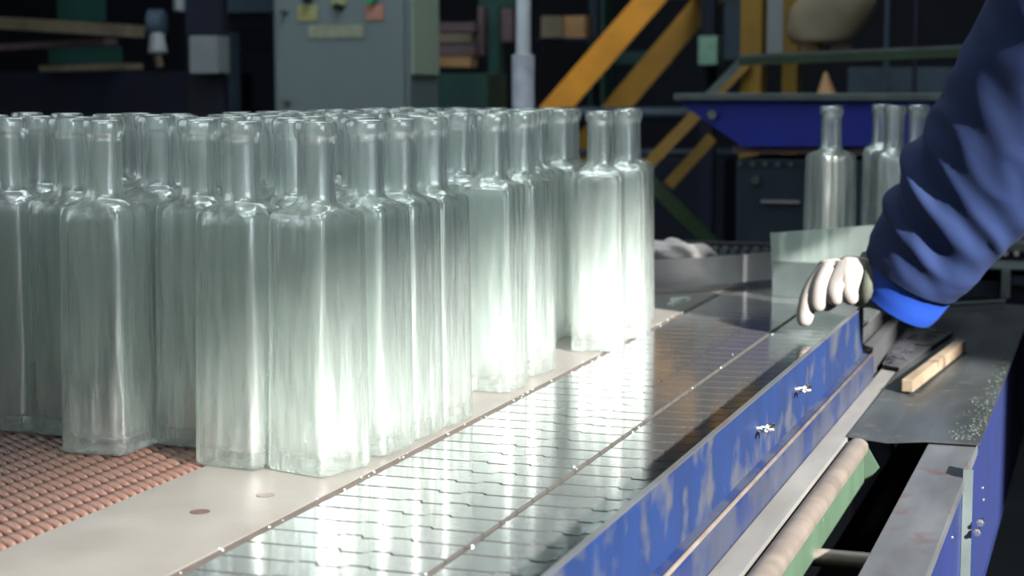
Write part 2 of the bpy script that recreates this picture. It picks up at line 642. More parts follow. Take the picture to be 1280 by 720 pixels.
# the outer bottles one can pick apart
bottle(-0.6340, 1.3450, -17, 'frontmost clear glass bottle, corner foremost, standing on the steel plate')
bottle(-0.7060, 1.3490, -8, 'clear glass bottle with its base on the steel plate, just left of the frontmost bottle')
bottle(-0.7840, 1.4150, -3, 'set-back clear glass bottle at the belt edge, between two bottles standing further forward')
bottle(-0.8480, 1.3600, 2, 'clear glass bottle standing forward alone on the brown woven belt')
bottle(-0.9230, 1.4220, 1, 'clear glass bottle on the woven belt, set back left of the forward standing one')
bottle(-0.9920, 1.4260, -2, 'clear glass bottle cut by the left edge of the picture')
bottle(-0.6270, 1.4330, -4, 'clear glass bottle on the chain side, directly behind the frontmost one')
bottle(-0.6265, 1.5070, -3, 'third clear glass bottle from the front along the chain side')
bottle(-0.6235, 1.5770, -4, 'fourth clear glass bottle along the chain side, last before the gap in the row')
bottle(-0.6310, 1.7760, 2, 'clear glass bottle with a bright front face, first behind the gap in the row')
bottle(-0.6370, 1.8900, -6, 'clear glass bottle set back between the gap and the far pair at the rusty strip')
bottle(-0.6010, 2.0900, 12, 'clear glass bottle overhanging the rusty strip, front face towards the camera')
bottle(-0.6020, 2.2120, 8, 'last but one bottle of the pack, at its far right corner over the strip')
bottle(-0.6330, 2.3450, 3, 'farthest clear glass bottle at the right end of the pack')
# the rest of the crowd
ORD = ['first', 'second', 'third', 'fourth', 'fifth', 'sixth', 'seventh', 'eighth', 'ninth', 'tenth', 'eleventh', 'twelfth', 'thirteenth', 'fourteenth', 'fifteenth', 'sixteenth']
for j in range(14):
    for i in range(13):
        x = -0.700 - 0.0695 * i + random.uniform(-.002, .002) + (0.010 if j % 2 else 0)
        y = 1.438 + 0.0700 * j + random.uniform(-.002, .002) + (0.030 if i % 2 else 0)
        if i > 4 and j > 4:
            continue
        if i > 7 and j > 3:
            continue
        if any((x - a) ** 2 + (y - b) ** 2 < 0.0690 ** 2 for a, b in BOTTLES):
            continue
        bottle(x, y, random.uniform(-4, 4), 'clear glass bottle inside the pack, %s row from the front, %s from the chain side' % (ORD[j + 1], ORD[i + 1]))
for x, y, lb in ((-0.665, 1.650, 'clear glass bottle set back right behind the fourth of the chain side'),
                 (-0.690, 1.713, 'clear glass bottle set back left of the bright faced one at the gap'),
                 (-0.672, 1.960, 'clear glass bottle set back just in front of the overhanging pair'),
                 (-0.668, 2.030, 'clear glass bottle touching the left of the overhanging front bottle')):
    if not any((x - a) ** 2 + (y - b) ** 2 < 0.0655 ** 2 for a, b in BOTTLES):
        bottle(x, y, random.uniform(-4, 4), lb)

# bottles waiting at the far right
g2 = 'clear square bottles by the worker'
def rb(u, v, D, rot, label):
    p = onz(u, v)
    o = bottle(p.x, p.y, rot, label, g2)
    o.location.z = 0.0006
rb(1035, 367, 0, 40, 'single clear square bottle standing behind the plastic panel, beside the glove')
rb(1113, 366, 0, 20, 'clear square bottle half hidden behind the blue sleeve')
rb(1143, 355, 0, 10, 'clear square bottle mostly hidden behind the elbow of the blue sleeve')
rb(1098, 345, 0, 5, 'dim clear square bottle farthest back behind the blue sleeve')

# ------------------------------------------------------------------ blue guard along the chain
GX = -0.310
root = thing('side_guard', 'long scuffed blue steel side guard along the slat chain', 'guard rail', (GX, 1.5, -.03))
MB().bounds(GX - .0045, GX, 0.6, 2.352, -.032, .0335, .0008).build('guard_plate', 'guard_blue', root)
MB().bounds(GX - .0046, GX + .0001, 0.6, 2.353, .0332, .0345).build('bare_top_edge', 'dull_steel', root)
MB().prism([(GX - .012, -.075), (GX - .012, -.030), (GX, -.030), (GX + .010, -.0335), (GX + .012, -.036), (GX + .012, -.075)],
           'y', 0.6, 2.372).build('lower_rail', 'worn_blue', root)
MB().tube([(GX + .0085, 0.6, -.0335), (GX + .0085, 2.372, -.0335)], .0022, 8).build('ledge_highlight', 'lip_tan', root, 'all')  # pale bead modelled as the highlight line on the ledge bevel
for (u, v) in ((995, 487), (947, 536)):
    p = onx(u, v, GX)
    wn = MB()
    wn.tube([p + Vector((-.001, 0, 0)), p + Vector((.006, 0, 0))], .0035, 10)
    o = wn.build('wing_nut', 'zinc', root, True)
    wg = MB()
    for s_ in (-1, 1):
        wg.tube([p + Vector((.004, s_ * .003, 0)), p + Vector((.009, s_ * .010, .0012)), p + Vector((.012, s_ * .018, .001))],
                [.0016, .0026, .0018], 8)
    wg.tube([p + Vector((.004, 0, 0)), p + Vector((.016, 0, 0))], .0018, 8)
    w2 = wg.build('wing', 'zinc', o, 'all')
MB().bounds(GX - .010, GX + .006, 2.376, 3.1, -.075, -.030).build('shaded_rail_end', 'black', root)  # black continuation of the rail, added as the dark of the cuff's shadow
local(root)

# ------------------------------------------------------------------ machine table on the right
SZ = -0.065
gedge = onz(1060, 547, SZ)
kink = onz(1108, 556, SZ - .004)
corn = onz(1225, 553, SZ)
slotx = onz(1160, 553, SZ).x
chx0 = onz(928, 718, SZ).x
chx1 = onz(966, 718, SZ).x
YP = gedge.y                                   # front edge of the dark plate
o = MB().bounds(GX + .0125, chx0 - .001, 0.6, 3.2, SZ - .02, SZ, .001).build('table_strip', 'grey_paint_steel')
tag(o, 'bright grey steel strip at the foot of the blue guard', 'steel strip')
# green channel with its rounded tan lip
root = thing('green_channel', 'light green steel channel with a worn rounded lip beside the slot', 'channel', (chx1, 1.3, SZ - .05))
cw = (chx1 - chx0) / 2
prof = []
for k in range(9):
    a = PI - k * PI / 8
    prof.append(((chx0 + chx1) / 2 + cw * math.cos(a), SZ - .008 + .009 * math.sin(a)))
prof += [(chx1, SZ - .012), (chx0, SZ - .012)]
MB().prism(prof, 'y', 0.6, YP - .004).build('lip', 'lip_tan', root, True)
gb = onx(1008, 718, chx1)
MB().bounds(chx1 - .006, chx1 - .0006, 0.6, YP - .03, gb.z, SZ - .010).build('web', 'channel_green', root)
m = MB()
m.prism([(chx1 - .003, SZ - .003), (chx1 + .013, SZ - .030), (chx1 - .003, SZ - .050)], 'y', YP - .010, YP - .006)
m.build('end_plate', 'channel_green', root)
local(root)
# cross bar in the slot
cb = onz(1012, 690, SZ - .035)
cb2 = onz(1090, 692, SZ - .035)
o = MB().tube([(chx1 - .004, cb.y + .01, SZ - .042), (slotx + .012, cb.y + .01, SZ - .042)], .0085, 14).build('cross_tube', 'lip_tan', None, True)
tag(o, 'short pale tube bridging the black slot', 'tube')
# flat bar and blue beam
o = MB().bounds(slotx, corn.x - .002, 0.6, YP + .02, SZ - .014, SZ - .002, .001).build('flat_bar', 'dull_steel')
tag(o, 'dark worn flat steel bar right of the black slot', 'steel bar')
BXX = corn.x - .004
root = thing('side_beam', 'deep blue painted side beam below the flat bar', 'beam', (BXX, 1.5, SZ - .1))
bb = onx(1254, 520, BXX)
MB().bounds(BXX - .05, BXX, 0.6, 3.2, SZ - .20, SZ - .0145).build('web', 'beam_blue', root)
MB().bounds(BXX - .05, BXX + .0015, 0.6, 3.2, SZ - .206, SZ - .20).build('lower_flange', 'beam_blue', root)
for (u, v) in ((1190, 672), (1228, 610), (1229, 625)):
    p = onx(u, v, BXX)
    MB().tube([p, p + Vector((.0015, 0, 0))], .0022, 10).build('rivet', 'zinc', root, True)
local(root)
# angle bracket with two bolts
p0 = onx(1219, 588, BXX + .012)
root = thing('angle_bracket', 'upright bare steel angle bracket bolted to the blue beam', 'bracket', (p0.x, p0.y, p0.z - .2))
MB().bounds(BXX + .0005, BXX + .010, p0.y - .0015, p0.y + .0025, p0.z - .16, p0.z).build('flange', 'machine_grey', root)
MB().bounds(BXX + .0005, BXX + .0030, p0.y + .0025, p0.y + .040, p0.z - .16, p0.z + .003).build('back_leaf', 'dull_steel', root)
for (u, v, n_) in ((1226, 652, 0), (1222, 664, 1)):
    q = ony(u, v, p0.y)
    bt = MB()
    bt.tube([(q.x, p0.y - .009, q.z), (q.x, p0.y + .010, q.z)], .0022, 8)
    o = bt.build('bolt', 'zinc', root, True)
    hd = MB()
    hd.tube([(q.x, p0.y - .0060, q.z), (q.x, p0.y - .0016, q.z)], .0042, 6)
    hd.build('nut', 'zinc', o)
local(root)
# dark folded plate on the table
XR = corn.x + .001
YF = 3.25
xl, xk, xr = gedge.x, kink.x, XR
m = MB()
th = .0022
top = [(xl, SZ + .0026), (xk, SZ - .0015), ((xk + slotx) / 2 + .02, SZ + .0026), (xr, SZ + .0026)]
m.prism(top + [(x_, z_ - th) for x_, z_ in reversed(top)], 'y', YP, YF)
o = m.build('folded_plate', 'dark_plate')
tag(o, 'dark scratched steel cover plate with a shallow fold, carrying the wooden stick', 'cover plate')
# pale flecks built in for the glint along the right edge
m = MB()
for i in range(260):
    y_ = YP + .02 + random.random() ** 1.3 * 0.75
    x_ = xr - .002 - abs(random.gauss(0, .012)) - (.012 if y_ < YP + .12 else 0) * random.random()
    s_ = random.uniform(.0006, .0019)
    m.box((x_, y_, SZ + .0026), (s_ * 1.2, s_ * 3.2, .0010), Matrix.Rotation(random.uniform(-.6, .6), 3, 'Z'))
mat('glints', srgb(52, 62, 56), 0.4)
o = m.build('glints', 'glints')
o['kind'] = 'stuff'
tag(o, 'pale painted-on flecks of glint along the right edge of the dark plate', 'glints')
# wooden stick
a = onz(1134, 490, SZ + .003) + Vector((0, 0, .008))
b = onz(1199, 438, SZ + .003) + Vector((.002, 0, .008))
m = MB()
m.bar(a, b, .015, .016, bev=.0015)
o = m.build('wooden_stick', 'wood')
tag(o, 'short worn wooden stick lying on the dark plate', 'wooden stick')
# dark fibre pad beside the guard
m = MB()
q = [onz(1103, 459, SZ + .003), onz(1124, 463, SZ + .003), onz(1192, 417, SZ + .003), onz(1122, 418, SZ + .003)]
m.loft([[p + Vector((0, 0, z_)) for p in q] for z_ in (0, .004)])
root = m.build('fibre_pad', 'fibre')
tag(root, 'black bristly fibre pad between the guard and the wooden stick', 'pad')
m = MB()
for i in range(170):
    s_, t_ = random.random(), random.random()
    pa = q[0].lerp(q[3], s_).lerp(q[1].lerp(q[2], s_), t_ * .5) + Vector((0, 0, .0045))
    pb = q[0].lerp(q[3], min(1, s_ + random.uniform(-.02, .05))).lerp(q[1].lerp(q[2], s_), min(1, t_ * .5 + random.uniform(.3, .6))) + Vector((0, 0, random.uniform(.004, .009)))
    m.tube([pa, (pa + pb) / 2 + Vector((0, 0, .003)), pb], .0007, 4)
mat('bristle', (0.016, 0.016, 0.022, 1), 0.5)
o = m.build('bristle', 'bristle', root)
o['kind'] = 'stuff'

# machine frame beneath, legs to the floor
root = thing('conveyor_frame', 'dark steel frame carrying the conveyor', 'frame', (-0.6, 1.6, FLOOR_Z))
MB().bounds(-1.75, -0.326, 0.72, 2.95, -.11, -.031).build('bed', 'black', root)
for x_ in (-1.7, -0.36):
    for y_ in (0.8, 2.9):
        MB().bounds(x_ - .03, x_ + .03, y_ - .03, y_ + .03, FLOOR_Z, -.11).build('leg', 'machine_dark', root)
MB().bounds(-0.32, BXX - .052, 0.62, 3.2, SZ - .22, SZ - .19).build('tray', 'black', root)
for y_ in (0.7, 3.1):
    MB().bounds(BXX - .11, BXX - .055, y_ - .03, y_ + .03, FLOOR_Z, SZ - .22).build('leg', 'machine_dark', root)
local(root)

# ------------------------------------------------------------------ far end of the conveyor
# curved guide rail
pts = [(-0.86, 2.60), (-0.78, 2.63), (-0.70, 2.675), (-0.635, 2.735), (-0.575, 2.815), (-0.525, 2.885), (-0.46, 2.93)]
sub = []
for i in range(len(pts) - 1):
    for t in (0, .34, .67):
        a, b = Vector(pts[i]), Vector(pts[i + 1])
        sub.append(a.lerp(b, t))
sub.append(Vector(pts[-1]))
rings = []
for i, p in enumerate(sub):
    t = (sub[min(i + 1, len(sub) - 1)] - sub[max(i - 1, 0)]).normalized()
    n_ = Vector((-t.y, t.x))
    a, b = p, p + n_ * .004
    rings.append([(a.x, a.y, .008), (b.x, b.y, .008), (b.x, b.y, .053), (a.x, a.y, .053)])
o = MB().loft(rings).build('guide_rail', 'rail_steel', None, True)
tag(o, 'curved bright steel guide rail across the far end of the chains', 'guide rail')
# plastic panel
pa = onz(966, 370, 0.0)
root = thing('plastic_panel', 'cloudy clear plastic panel standing in front of the single bottle', 'panel', (pa.x, pa.y, 0))
m = MB()
pb = Vector((-0.335, pa.y - .035, 0))
poly = [(0, 0), (0.175, 0), (0.175, .118), (0.0, .098), (-.006, .098)]
t = (pb - pa).normalized()
n_ = Vector((-t.y, t.x, 0))
m.loft([[pa + t * x_ + Vector((0, 0, z_ + .001)) + n_ * k for x_, z_ in poly] for k in (0, .004)])
m.build('sheet', 'panel_plastic', root)
m = MB()
m.loft([[pa + t * x_ + Vector((0, 0, z_ + .0008)) - n_ * k for x_, z_ in ((.0, 0), (.17, 0), (.17, .055), (.0, .055))] for k in (.0005, .003)])
m.build('lower_strip', 'machine_grey', root)
local(root)
# roller track
root = thing('roller_track', 'dark track of small grey rollers behind the guide rail', 'roller track', (-0.72, 3.2, .04))
yr = 3.35
l0 = ony(830, 312, yr)
l1 = ony(1000, 312, yr)
MB().bounds(l0.x - .3, l1.x + .25, yr - .01, yr + .05, l0.z - .02, l0.z - .006).build('track_rail', 'machine_grey', root)
MB().bounds(l0.x - .3, l1.x + .25, yr + .02, yr + .05, l0.z - .006, l0.z + .015).build('track_back', 'black', root)
n = 16
for i in range(n):
    x_ = l0.x + .02 + i * (l1.x - l0.x + .05) / n
    MB().tube([(x_, yr - .005, l0.z + .001), (x_, yr + .02, l0.z + .001)], .0075, 10).build('roller', 'machine_grey', root, True)
local(root)
# crumpled film lump
c = dep(852, 322, 3.0)
m = MB()
bmesh.ops.create_icosphere(m.bm, subdivisions=4, radius=1.0)
for v in m.bm.verts:
    n_ = noise.noise(v.co * 1.7) * .35 + noise.noise(v.co * 4.1) * .2
    k = 1 + n_
    v.co = Vector((v.co.x * .075 * k, v.co.y * .03 * k, (v.co.z * .028 - v.co.x * .012) * k)) + c
o = m.build('crumpled_film', 'film', None, 'all')
tag(o, 'crumpled grey plastic film lying behind the guide rail', 'plastic film')
o2 = MB().bounds(c.x - .5, -0.33, 3.03, 3.55, -.06, -.015).build('far_table', 'machine_dark')
tag(o2, 'dark machine table behind the guide rail', 'table')
# glass shards and chips
for k, (u, v, s_) in enumerate(((846, 379, .010), (858, 376, .008), (838, 383, .006))):
    p = onz(u, v)
    m = MB()
    bmesh.ops.create_icosphere(m.bm, subdivisions=1, radius=s_)
    for vv in m.bm.verts:
        vv.co = Vector((vv.co.x * 1.2, vv.co.y, vv.co.z * .55)) * random.uniform(.7, 1.2) + p + Vector((0, 0, s_ * .5))
    tag(m.build('glass_shard', 'shard_glass'), ['largest pale glass shard', 'right hand pale glass shard', 'smallest pale glass shard'][k] + ' of the three by the rail', 'glass shard', 'glass shards near the guide rail')
m = MB()
for i in range(60):
    y_ = random.uniform(1.0, 2.6)
    s_ = random.uniform(.0006, .0014)
    x_ = random.choice((-.583, -.583, -.424)) + random.gauss(0, .003)
    m.box((x_, y_, .0006), (s_, s_ * 1.4, s_), Matrix.Rotation(random.random() * 3, 3, 'Z'))
o = m.build('glass_chips', 'shard_glass')
o['kind'] = 'stuff'
tag(o, 'tiny sparkling glass chips scattered along the strip joints', 'glass chips')

# right far machine behind the arm
root = thing('transfer_machine', 'dark grey machine bed with bolts right of the arm, at the picture edge', 'machine', (-0.15, 3.3, SZ))
def pxbox(m, u0, v0, u1, v1, y, dy):
    a = ony(u0, v0, y)
    b = ony(u1, v1, y)
    return m.bounds(a.x, b.x, y, y + dy, min(a.z, b.z), max(a.z, b.z), .001)
pxbox(MB(), 1130, 300, 1420, 318, 3.6, .1).build('upper_bed', 'machine_grey', root)
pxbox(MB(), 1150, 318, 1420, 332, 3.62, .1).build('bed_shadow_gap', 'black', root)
pxbox(MB(), 1170, 332, 1420, 342, 3.45, .2).build('middle_bar', 'machine_grey', root)
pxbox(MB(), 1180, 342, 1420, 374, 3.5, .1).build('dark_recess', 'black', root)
pxbox(MB(), 1204, 350, 1250, 372, 3.48, .03).build('box', 'machine_dark', root)
pxbox(MB(), 1252, 338, 1262, 373, 3.44, .03).build('post', 'machine_grey', root)
pxbox(MB(), 1264, 345, 1420, 362, 3.46, .03).build('side_box', 'machine_dark', root)
for u in (1243, 1257, 1271):
    p = ony(u, 316, 3.6)
    MB().tube([p, p + Vector((0, -.012, 0))], .006, 8).build('bolt', 'zinc', root, True)
a = onz(1188, 381, SZ + .012)
b = onz(1256, 377, SZ + .012)
MB().tube([a, b], .004, 8).build('edge_rod', 'machine_grey', root, True)
local(root)

# ------------------------------------------------------------------ the worker's arm
root = thing('person', 'person in a blue work jacket and white glove reaching over the conveyor', 'person', (0.05, 2.1, FLOOR_Z))
path = [  # pixel centre, radius px, depth
    (1118, 375, 54, 2.44), (1126, 364, 57, 2.44), (1136, 348, 60, 2.435), (1150, 326, 66, 2.43), (1168, 300, 71, 2.42),
    (1187, 272, 77, 2.41), (1207, 245, 83, 2.40), (1229, 214, 89, 2.38), (1253, 180, 96, 2.36), (1280, 142, 102, 2.34),
    (1307, 100, 108, 2.32), (1335, 55, 112, 2.30), (1365, 5, 116, 2.28), (1395, -45, 118, 2.26), (1425, -85, 112, 2.24), (1465, -108, 100, 2.22)]
Ls = [0.0]
for k in range(1, len(path)):
    Ls.append(Ls[-1] + math.hypot(path[k][0] - path[k - 1][0], path[k][1] - path[k - 1][1]))
dd = [2.315 - 0.46 * L_ * 2.44 / F for L_ in Ls]          # the hand end is farther away
cen = [dep(q_[0], q_[1], D) for q_, D in zip(path, dd)]
rad = [q_[2] * D / F for q_, D in zip(path, dd)]
cen.append(cen[-1] + Vector((.09, .15, .0)))
rad.append(rad[-1] * .9)


def spline(seq, n):
    out = []
    for i in range(len(seq) - 1):
        p0, p1, p2, p3 = seq[max(i - 1, 0)], seq[i], seq[i + 1], seq[min(i + 2, len(seq) - 1)]
        for k in range(n):
            t = k / n
            out.append(0.5 * ((2 * p1) + (p2 - p0) * t + (2 * p0 - 5 * p1 + 4 * p2 - p3) * t * t + (3 * p1 - p0 - 3 * p2 + p3) * t ** 3))
    out.append(seq[-1])
    return out


NS = 9
cs, rs = spline(cen, NS), spline(rad, NS)
TOTAL = len(cs)
VIEW = -FW
# folds: (start index along arm, angle of the crest, drift per radian, width, height)
FOLDS = [(40, .15, -4.0, 2.8, .007), (55, .15, -6.0, 3.4, .011)]


def wrinkle(i, a):
    q = Vector((i * .085 - .9 * math.cos(a - .4), math.cos(a) * .75, math.sin(a) * .75))
    n1 = noise.noise(q * 1.15 + Vector((3.1, 0, 0)))
    n2 = noise.noise(q * 2.3 + Vector((0, 5.2, 1.0)))
    return .005 * (0.5 - abs(n1) * 1.6) + .002 * n2


def arm_rings(i0, i1, grow=0.0, folds=True, nseg=72, scl=1.0):
    rings = []
    for i in range(i0, i1 + 1):
        p = cs[i]
        t = (cs[min(i + 1, TOTAL - 1)] - cs[max(i - 1, 0)]).normalized()
        v = (VIEW - t * VIEW.dot(t)).normalized()          # towards the camera
        u = t.cross(v)                                       # across the picture
        ring = []
        for k in range(nseg):
            a = 2 * PI * k / nseg
            r = rs[i] * scl + grow
            if folds:
                for s0, a0, dr, wd, h in FOLDS:
                    da = (a - a0 + PI) % (2 * PI) - PI
                    fall = math.exp(-(da / 1.15) ** 2)
                    d_ = (i - s0 - dr * da) / wd
                    r += h * fall * (math.exp(-d_ * d_) - 0.75 * math.exp(-((d_ - 1.7) ** 2)))
                r += wrinkle(i, a) * min(1, (i - 16) / 14)
            # angle 0 = towards the camera, PI/2 = image lower right, -PI/2 ... see below
            ring.append(p + v * (r * .92 * math.cos(a - PI / 2)) + u * (r * math.sin(a - PI / 2)))
        rings.append(ring)
    return rings


sl = arm_rings(20, TOTAL - 1, .002)
inner = arm_rings(20, 20, -.004, False)
m = MB()
m.loft([inner[0]] + sl, cap=True)
sleeve = m.build('jacket_sleeve', 'jacket_blue', root, 'all')
# jacket body and trousers beyond the picture edge
sh = cs[-1]
m = MB()
tc_ = Vector((sh.x + .13, sh.y + .13, 0))
rings = []
for z_, wx, wy in ((sh.z - .62, .17, .125), (sh.z - .45, .165, .12), (sh.z - .25, .18, .125), (sh.z - .08, .195, .12), (sh.z + .02, .17, .10), (sh.z + .07, .09, .075), (sh.z + .10, .06, .06)):
    rings.append([(tc_.x + wx * math.cos(2 * PI * k / 28), tc_.y + wy * math.sin(2 * PI * k / 28), z_) for k in range(28)])
m.loft(rings)
m.build('jacket_body', 'jacket_blue', root, 'all')
for sgn in (-1, 1):
    m = MB()
    m.loft([[(tc_.x + sgn * .085 + r_ * math.cos(2 * PI * k / 18), tc_.y + r_ * math.sin(2 * PI * k / 18), z_) for k in range(18)]
            for z_, r_ in ((FLOOR_Z, .065), (-.55, .075), (-.1, .095), (sh.z - .60, .10))])
    m.build('trouser_leg', 'jacket_blue', root, 'all')
# cuff: a folded-back band
cu = arm_rings(0, 24, .0005, False)
for j, ring in enumerate(cu):
    pass
cin = arm_rings(0, 6, -.003, False)
m = MB()
m.loft(list(reversed(cin)) + cu, cap=False)
m.build('cuff', 'cuff_blue', sleeve, 'all')

# glove
GD = 2.305


def G(u, v, dD=0.0):
    return dep(u, v, GD + dD)


sk = []   # (position, radius, parent)


def node(p, r, par):
    sk.append((p, r, par))
    return len(sk) - 1


wr0 = node(G(1112, 360, .0), .029, None)
wr1 = node(G(1090, 351, 0), .029, wr0)
pm = node(G(1068, 347, .002), .034, wr1)
pk = node(G(1046, 347, .004), .027, pm)
for par, kn, mids, r in (
        (pk, (1028, 345, -.002), ((1013, 364, -.006), (1007, 388, -.004), (1004, 410, 0)), .0138),
        (pk, (1037, 338, -.013), ((1027, 357, -.020), (1022, 374, -.018), (1021, 390, -.010)), .0136),
        (pm, (1051, 336, -.019), ((1044, 355, -.028), (1042, 369, -.026), (1046, 380, -.016)), .0134),
        (pm, (1067, 337, -.021), ((1062, 355, -.030), (1061, 369, -.029), (1066, 379, -.019)), .0130)):
    a = node(G(*kn), .0165, par)
    for k, q_ in enumerate(mids):
        a = node(G(*q_), r * (1 - .08 * k), a)
a = node(G(1056, 362, .032), .014, pm)
a = node(G(1038, 374, .036), .0125, a)
a = node(G(1026, 387, .032), .0110, a)
me = bpy.data.meshes.new('glove')
me.from_pydata([s_[0] for s_ in sk], [(i, s_[2]) for i, s_ in enumerate(sk) if s_[2] is not None], [])
me.materials.append(M['glove_white'])
gl = link('glove', me, root)
md = gl.modifiers.new('Skin', 'SKIN')
md.use_smooth_shade = True
for i, s_ in enumerate(sk):
    me.skin_vertices[0].data[i].radius = (s_[1], s_[1])
me.skin_vertices[0].data[0].use_root = True
sb = gl.modifiers.new('Sub', 'SUBSURF')
sb.levels = sb.render_levels = 2
m = MB()
m.tube([G(1126, 366), G(1110, 358), G(1096, 352.5), G(1083, 350), G(1074, 348.5)], [.033, .034, .0350, .0375, .0365], 24)
m.build('wrist_band', 'glove_band', gl, 'all')
local(root)
for ch in list(sleeve.children) + list(gl.children):
    ch.matrix_parent_inverse = Matrix()

# ------------------------------------------------------------------ background
def bx(u0, v0, u1, v1, D, dy, m=None, down=None, up=None, bev=.002):
    """a box whose front spans the given picture area at distance D"""
    m = m or MB()
    a = dep(u0, v0, D)
    b = dep(u1, v1, D)
    y = (a.y + b.y) / 2
    z0, z1 = min(a.z, b.z), max(a.z, b.z)
    a2, b2 = ony(u0, v0, y), ony(u1, v1, y)
    if down is not None:
        z0 = down
    if up is not None:
        z1 = up
    return m.bounds(a2.x, b2.x, y, y + dy, z0, z1, bev)


def solo(name, label, cat, m, material, smooth=False, group=None):
    return tag(m.build(name, material, None, smooth), label, cat, group)


# control cabinet
D = 4.9
root = thing('control_cabinet', 'tall pale grey control cabinet with buttons behind the bottles', 'cabinet', dep(440, 140, D) * 1)
a, b = dep(342, 60, D), dep(512, 60, D)
yf = a.y
xa, xb = ony(342, 60, yf).x, ony(512, 60, yf).x
yb = yf + .215
MB().bounds(xa, xb, yf, yb, FLOOR_Z, 1.25, .006).build('body', 'cabinet_grey', root)
MB().bounds(xa + .012, xb - .012, yf - .012, yf, FLOOR_Z + .1, 1.22, .004).build('door', 'cabinet_grey', root)
xs = onx(545, 60, xb)
MB().bounds(xb, xb + .006, yf + .012, yb - .010, 0.36, 1.22).build('side_panel_pale', 'cabinet_side', root)
for (u0, v0, u1, v1, mm, nm) in ((372, 6, 397, 26, 'label_yellow', 'label_plate'), (414, 0, 433, 6, 'label_yellow', 'label_plate'),
                                 (457, 6, 480, 25, 'label_red', 'label_plate'), (386, 32, 455, 47, 'label_grey', 'name_plate')):
    a, b = ony(u0, v0, yf - .014), ony(u1, v1, yf - .014)
    MB().bounds(a.x, b.x, yf - .017, yf - .012, a.z, b.z, .001).build(nm, mm, root)
for (u, v, r_, mm, nm) in ((424, 9, .010, 'black', 'knob'), (386, 0, .010, 'black', 'knob'), (466, 0, .012, 'button_green', 'push_button'),
                           (356, 15, .008, 'machine_grey', 'hinge'), (359, 128, .008, 'machine_grey', 'hinge')):
    p = ony(u, v, yf - .014)
    MB().tube([p + Vector((0, .002, 0)), p + Vector((0, -.022, 0))], r_, 14).build(nm, mm, root, True)
local(root)

# white post
D = 4.3
root = thing('support_post', 'pale round post with a thicker sleeve at its lower end', 'post', dep(655, 140, D))
p = dep(654, 100, D)
MB().tube([(p.x, p.y, p.z), (p.x, p.y, 2.4)], 9.2 * D / F, 20).build('pole', 'pole_white', root, True)
p1 = dep(655, 68, D)
MB().tube([(p.x, p.y, FLOOR_Z), (p.x, p.y, p1.z - .004), (p.x, p.y, p1.z)], [14 * D / F, 14 * D / F, 12.5 * D / F], 20).build('sleeve', 'pole_sleeve', root, True)
local(root)

# staircase with two yellow stringers
D = 5.2
root = thing('stair', 'yellow steel stair rising to the right behind the bottles', 'stair', dep(700, 200, D))
def line_px(u0, v0, u1, v1, ta, tb):
    return (u0 + (u1 - u0) * ta, v0 + (v1 - v0) * ta), (u0 + (u1 - u0) * tb, v0 + (v1 - v0) * tb)
s_pts = []
for (u0, v0, u1, v1, DD, wd, mm) in ((695, 135, 812, 0, 6.3, .092, 'yellow'), (770, 135, 884, 0, 7.0, .094, 'stringer_ochre')):
    (ua, va), (ub, vb) = line_px(u0, v0, u1, v1, -2.9, 1.9)
    a, b = dep(ua, va, DD), dep(ub, vb, DD)
    MB().bar(a, b, .03, wd, up=FW.cross(b - a)).build('stringer', mm, root)
    s_pts.append((a, b))
for k in range(6):
    t_ = .42 + k * .1
    a = s_pts[0][0].lerp(s_pts[0][1], t_)
    b = s_pts[1][0].lerp(s_pts[1][1], t_)
    if k > 3:
        MB().bar(a, b, .10, .02).build('tread', 'bg_navy', root)
local(root)
# lower thin yellow braces and green brace
for (u0, v0, u1, v1, DD, wd, mm, lb) in (
        (808, 208, 934, 76, 5.0, .034, 'olive_yellow', 'thin yellow sloping brace passing behind the blue hopper'),
        (835, 232, 890, 172, 5.5, .034, 'olive_yellow', 'dim short yellow brace below the blue hopper'),
        (806, 222, 892, 308, 4.4, .036, 'green_dark', 'dark green sloping brace right of the packed bottles')):
    a, b = dep(u0, v0, DD), dep(u1, v1, DD)
    solo('brace', lb, 'brace', MB().bar(a, b, .03, wd, up=FW.cross(b - a)), mm)
# yellow posts
for (u0, u1, DD, mm, lb) in ((926, 951, 5.0, 'olive_yellow', 'broad yellow steel post above the blue hopper'),
                             (979, 996, 5.3, 'olive_yellow', 'narrow yellow steel post right of the broad one')):
    solo('yellow_post', lb, 'post', bx(u0, 0, u1, 120, DD, .08, down=FLOOR_Z, up=2.6), mm)
# hand rail
a, b = dep(926, 77, 4.7), dep(1290, 62, 4.4)
root = thing('hand_rail', 'dark horizontal hand rail crossing behind the arm', 'hand rail', (a.x, a.y, a.z))
MB().bar(a, b, .03, .022).build('rail', 'green_dark', root)
MB().bar(a + Vector((0, 0, .014)), b + Vector((0, 0, .014)), .034, .008).build('rail_top', 'machine_grey', root)
a2 = dep(868, 138, 4.7)
MB().bar(a, a2, .02, .018).build('sloping_end', 'machine_grey', root)
local(root)
solo('wall_panel', 'pale grey panel between the two yellow posts', 'panel', bx(952, -60, 979, 72, 5.6, .03), 'bg_greybox')
solo('wall_panel', 'dim grey panel left of the broad yellow post', 'panel', bx(906, -60, 925, 75, 5.7, .03), 'bg_slate')
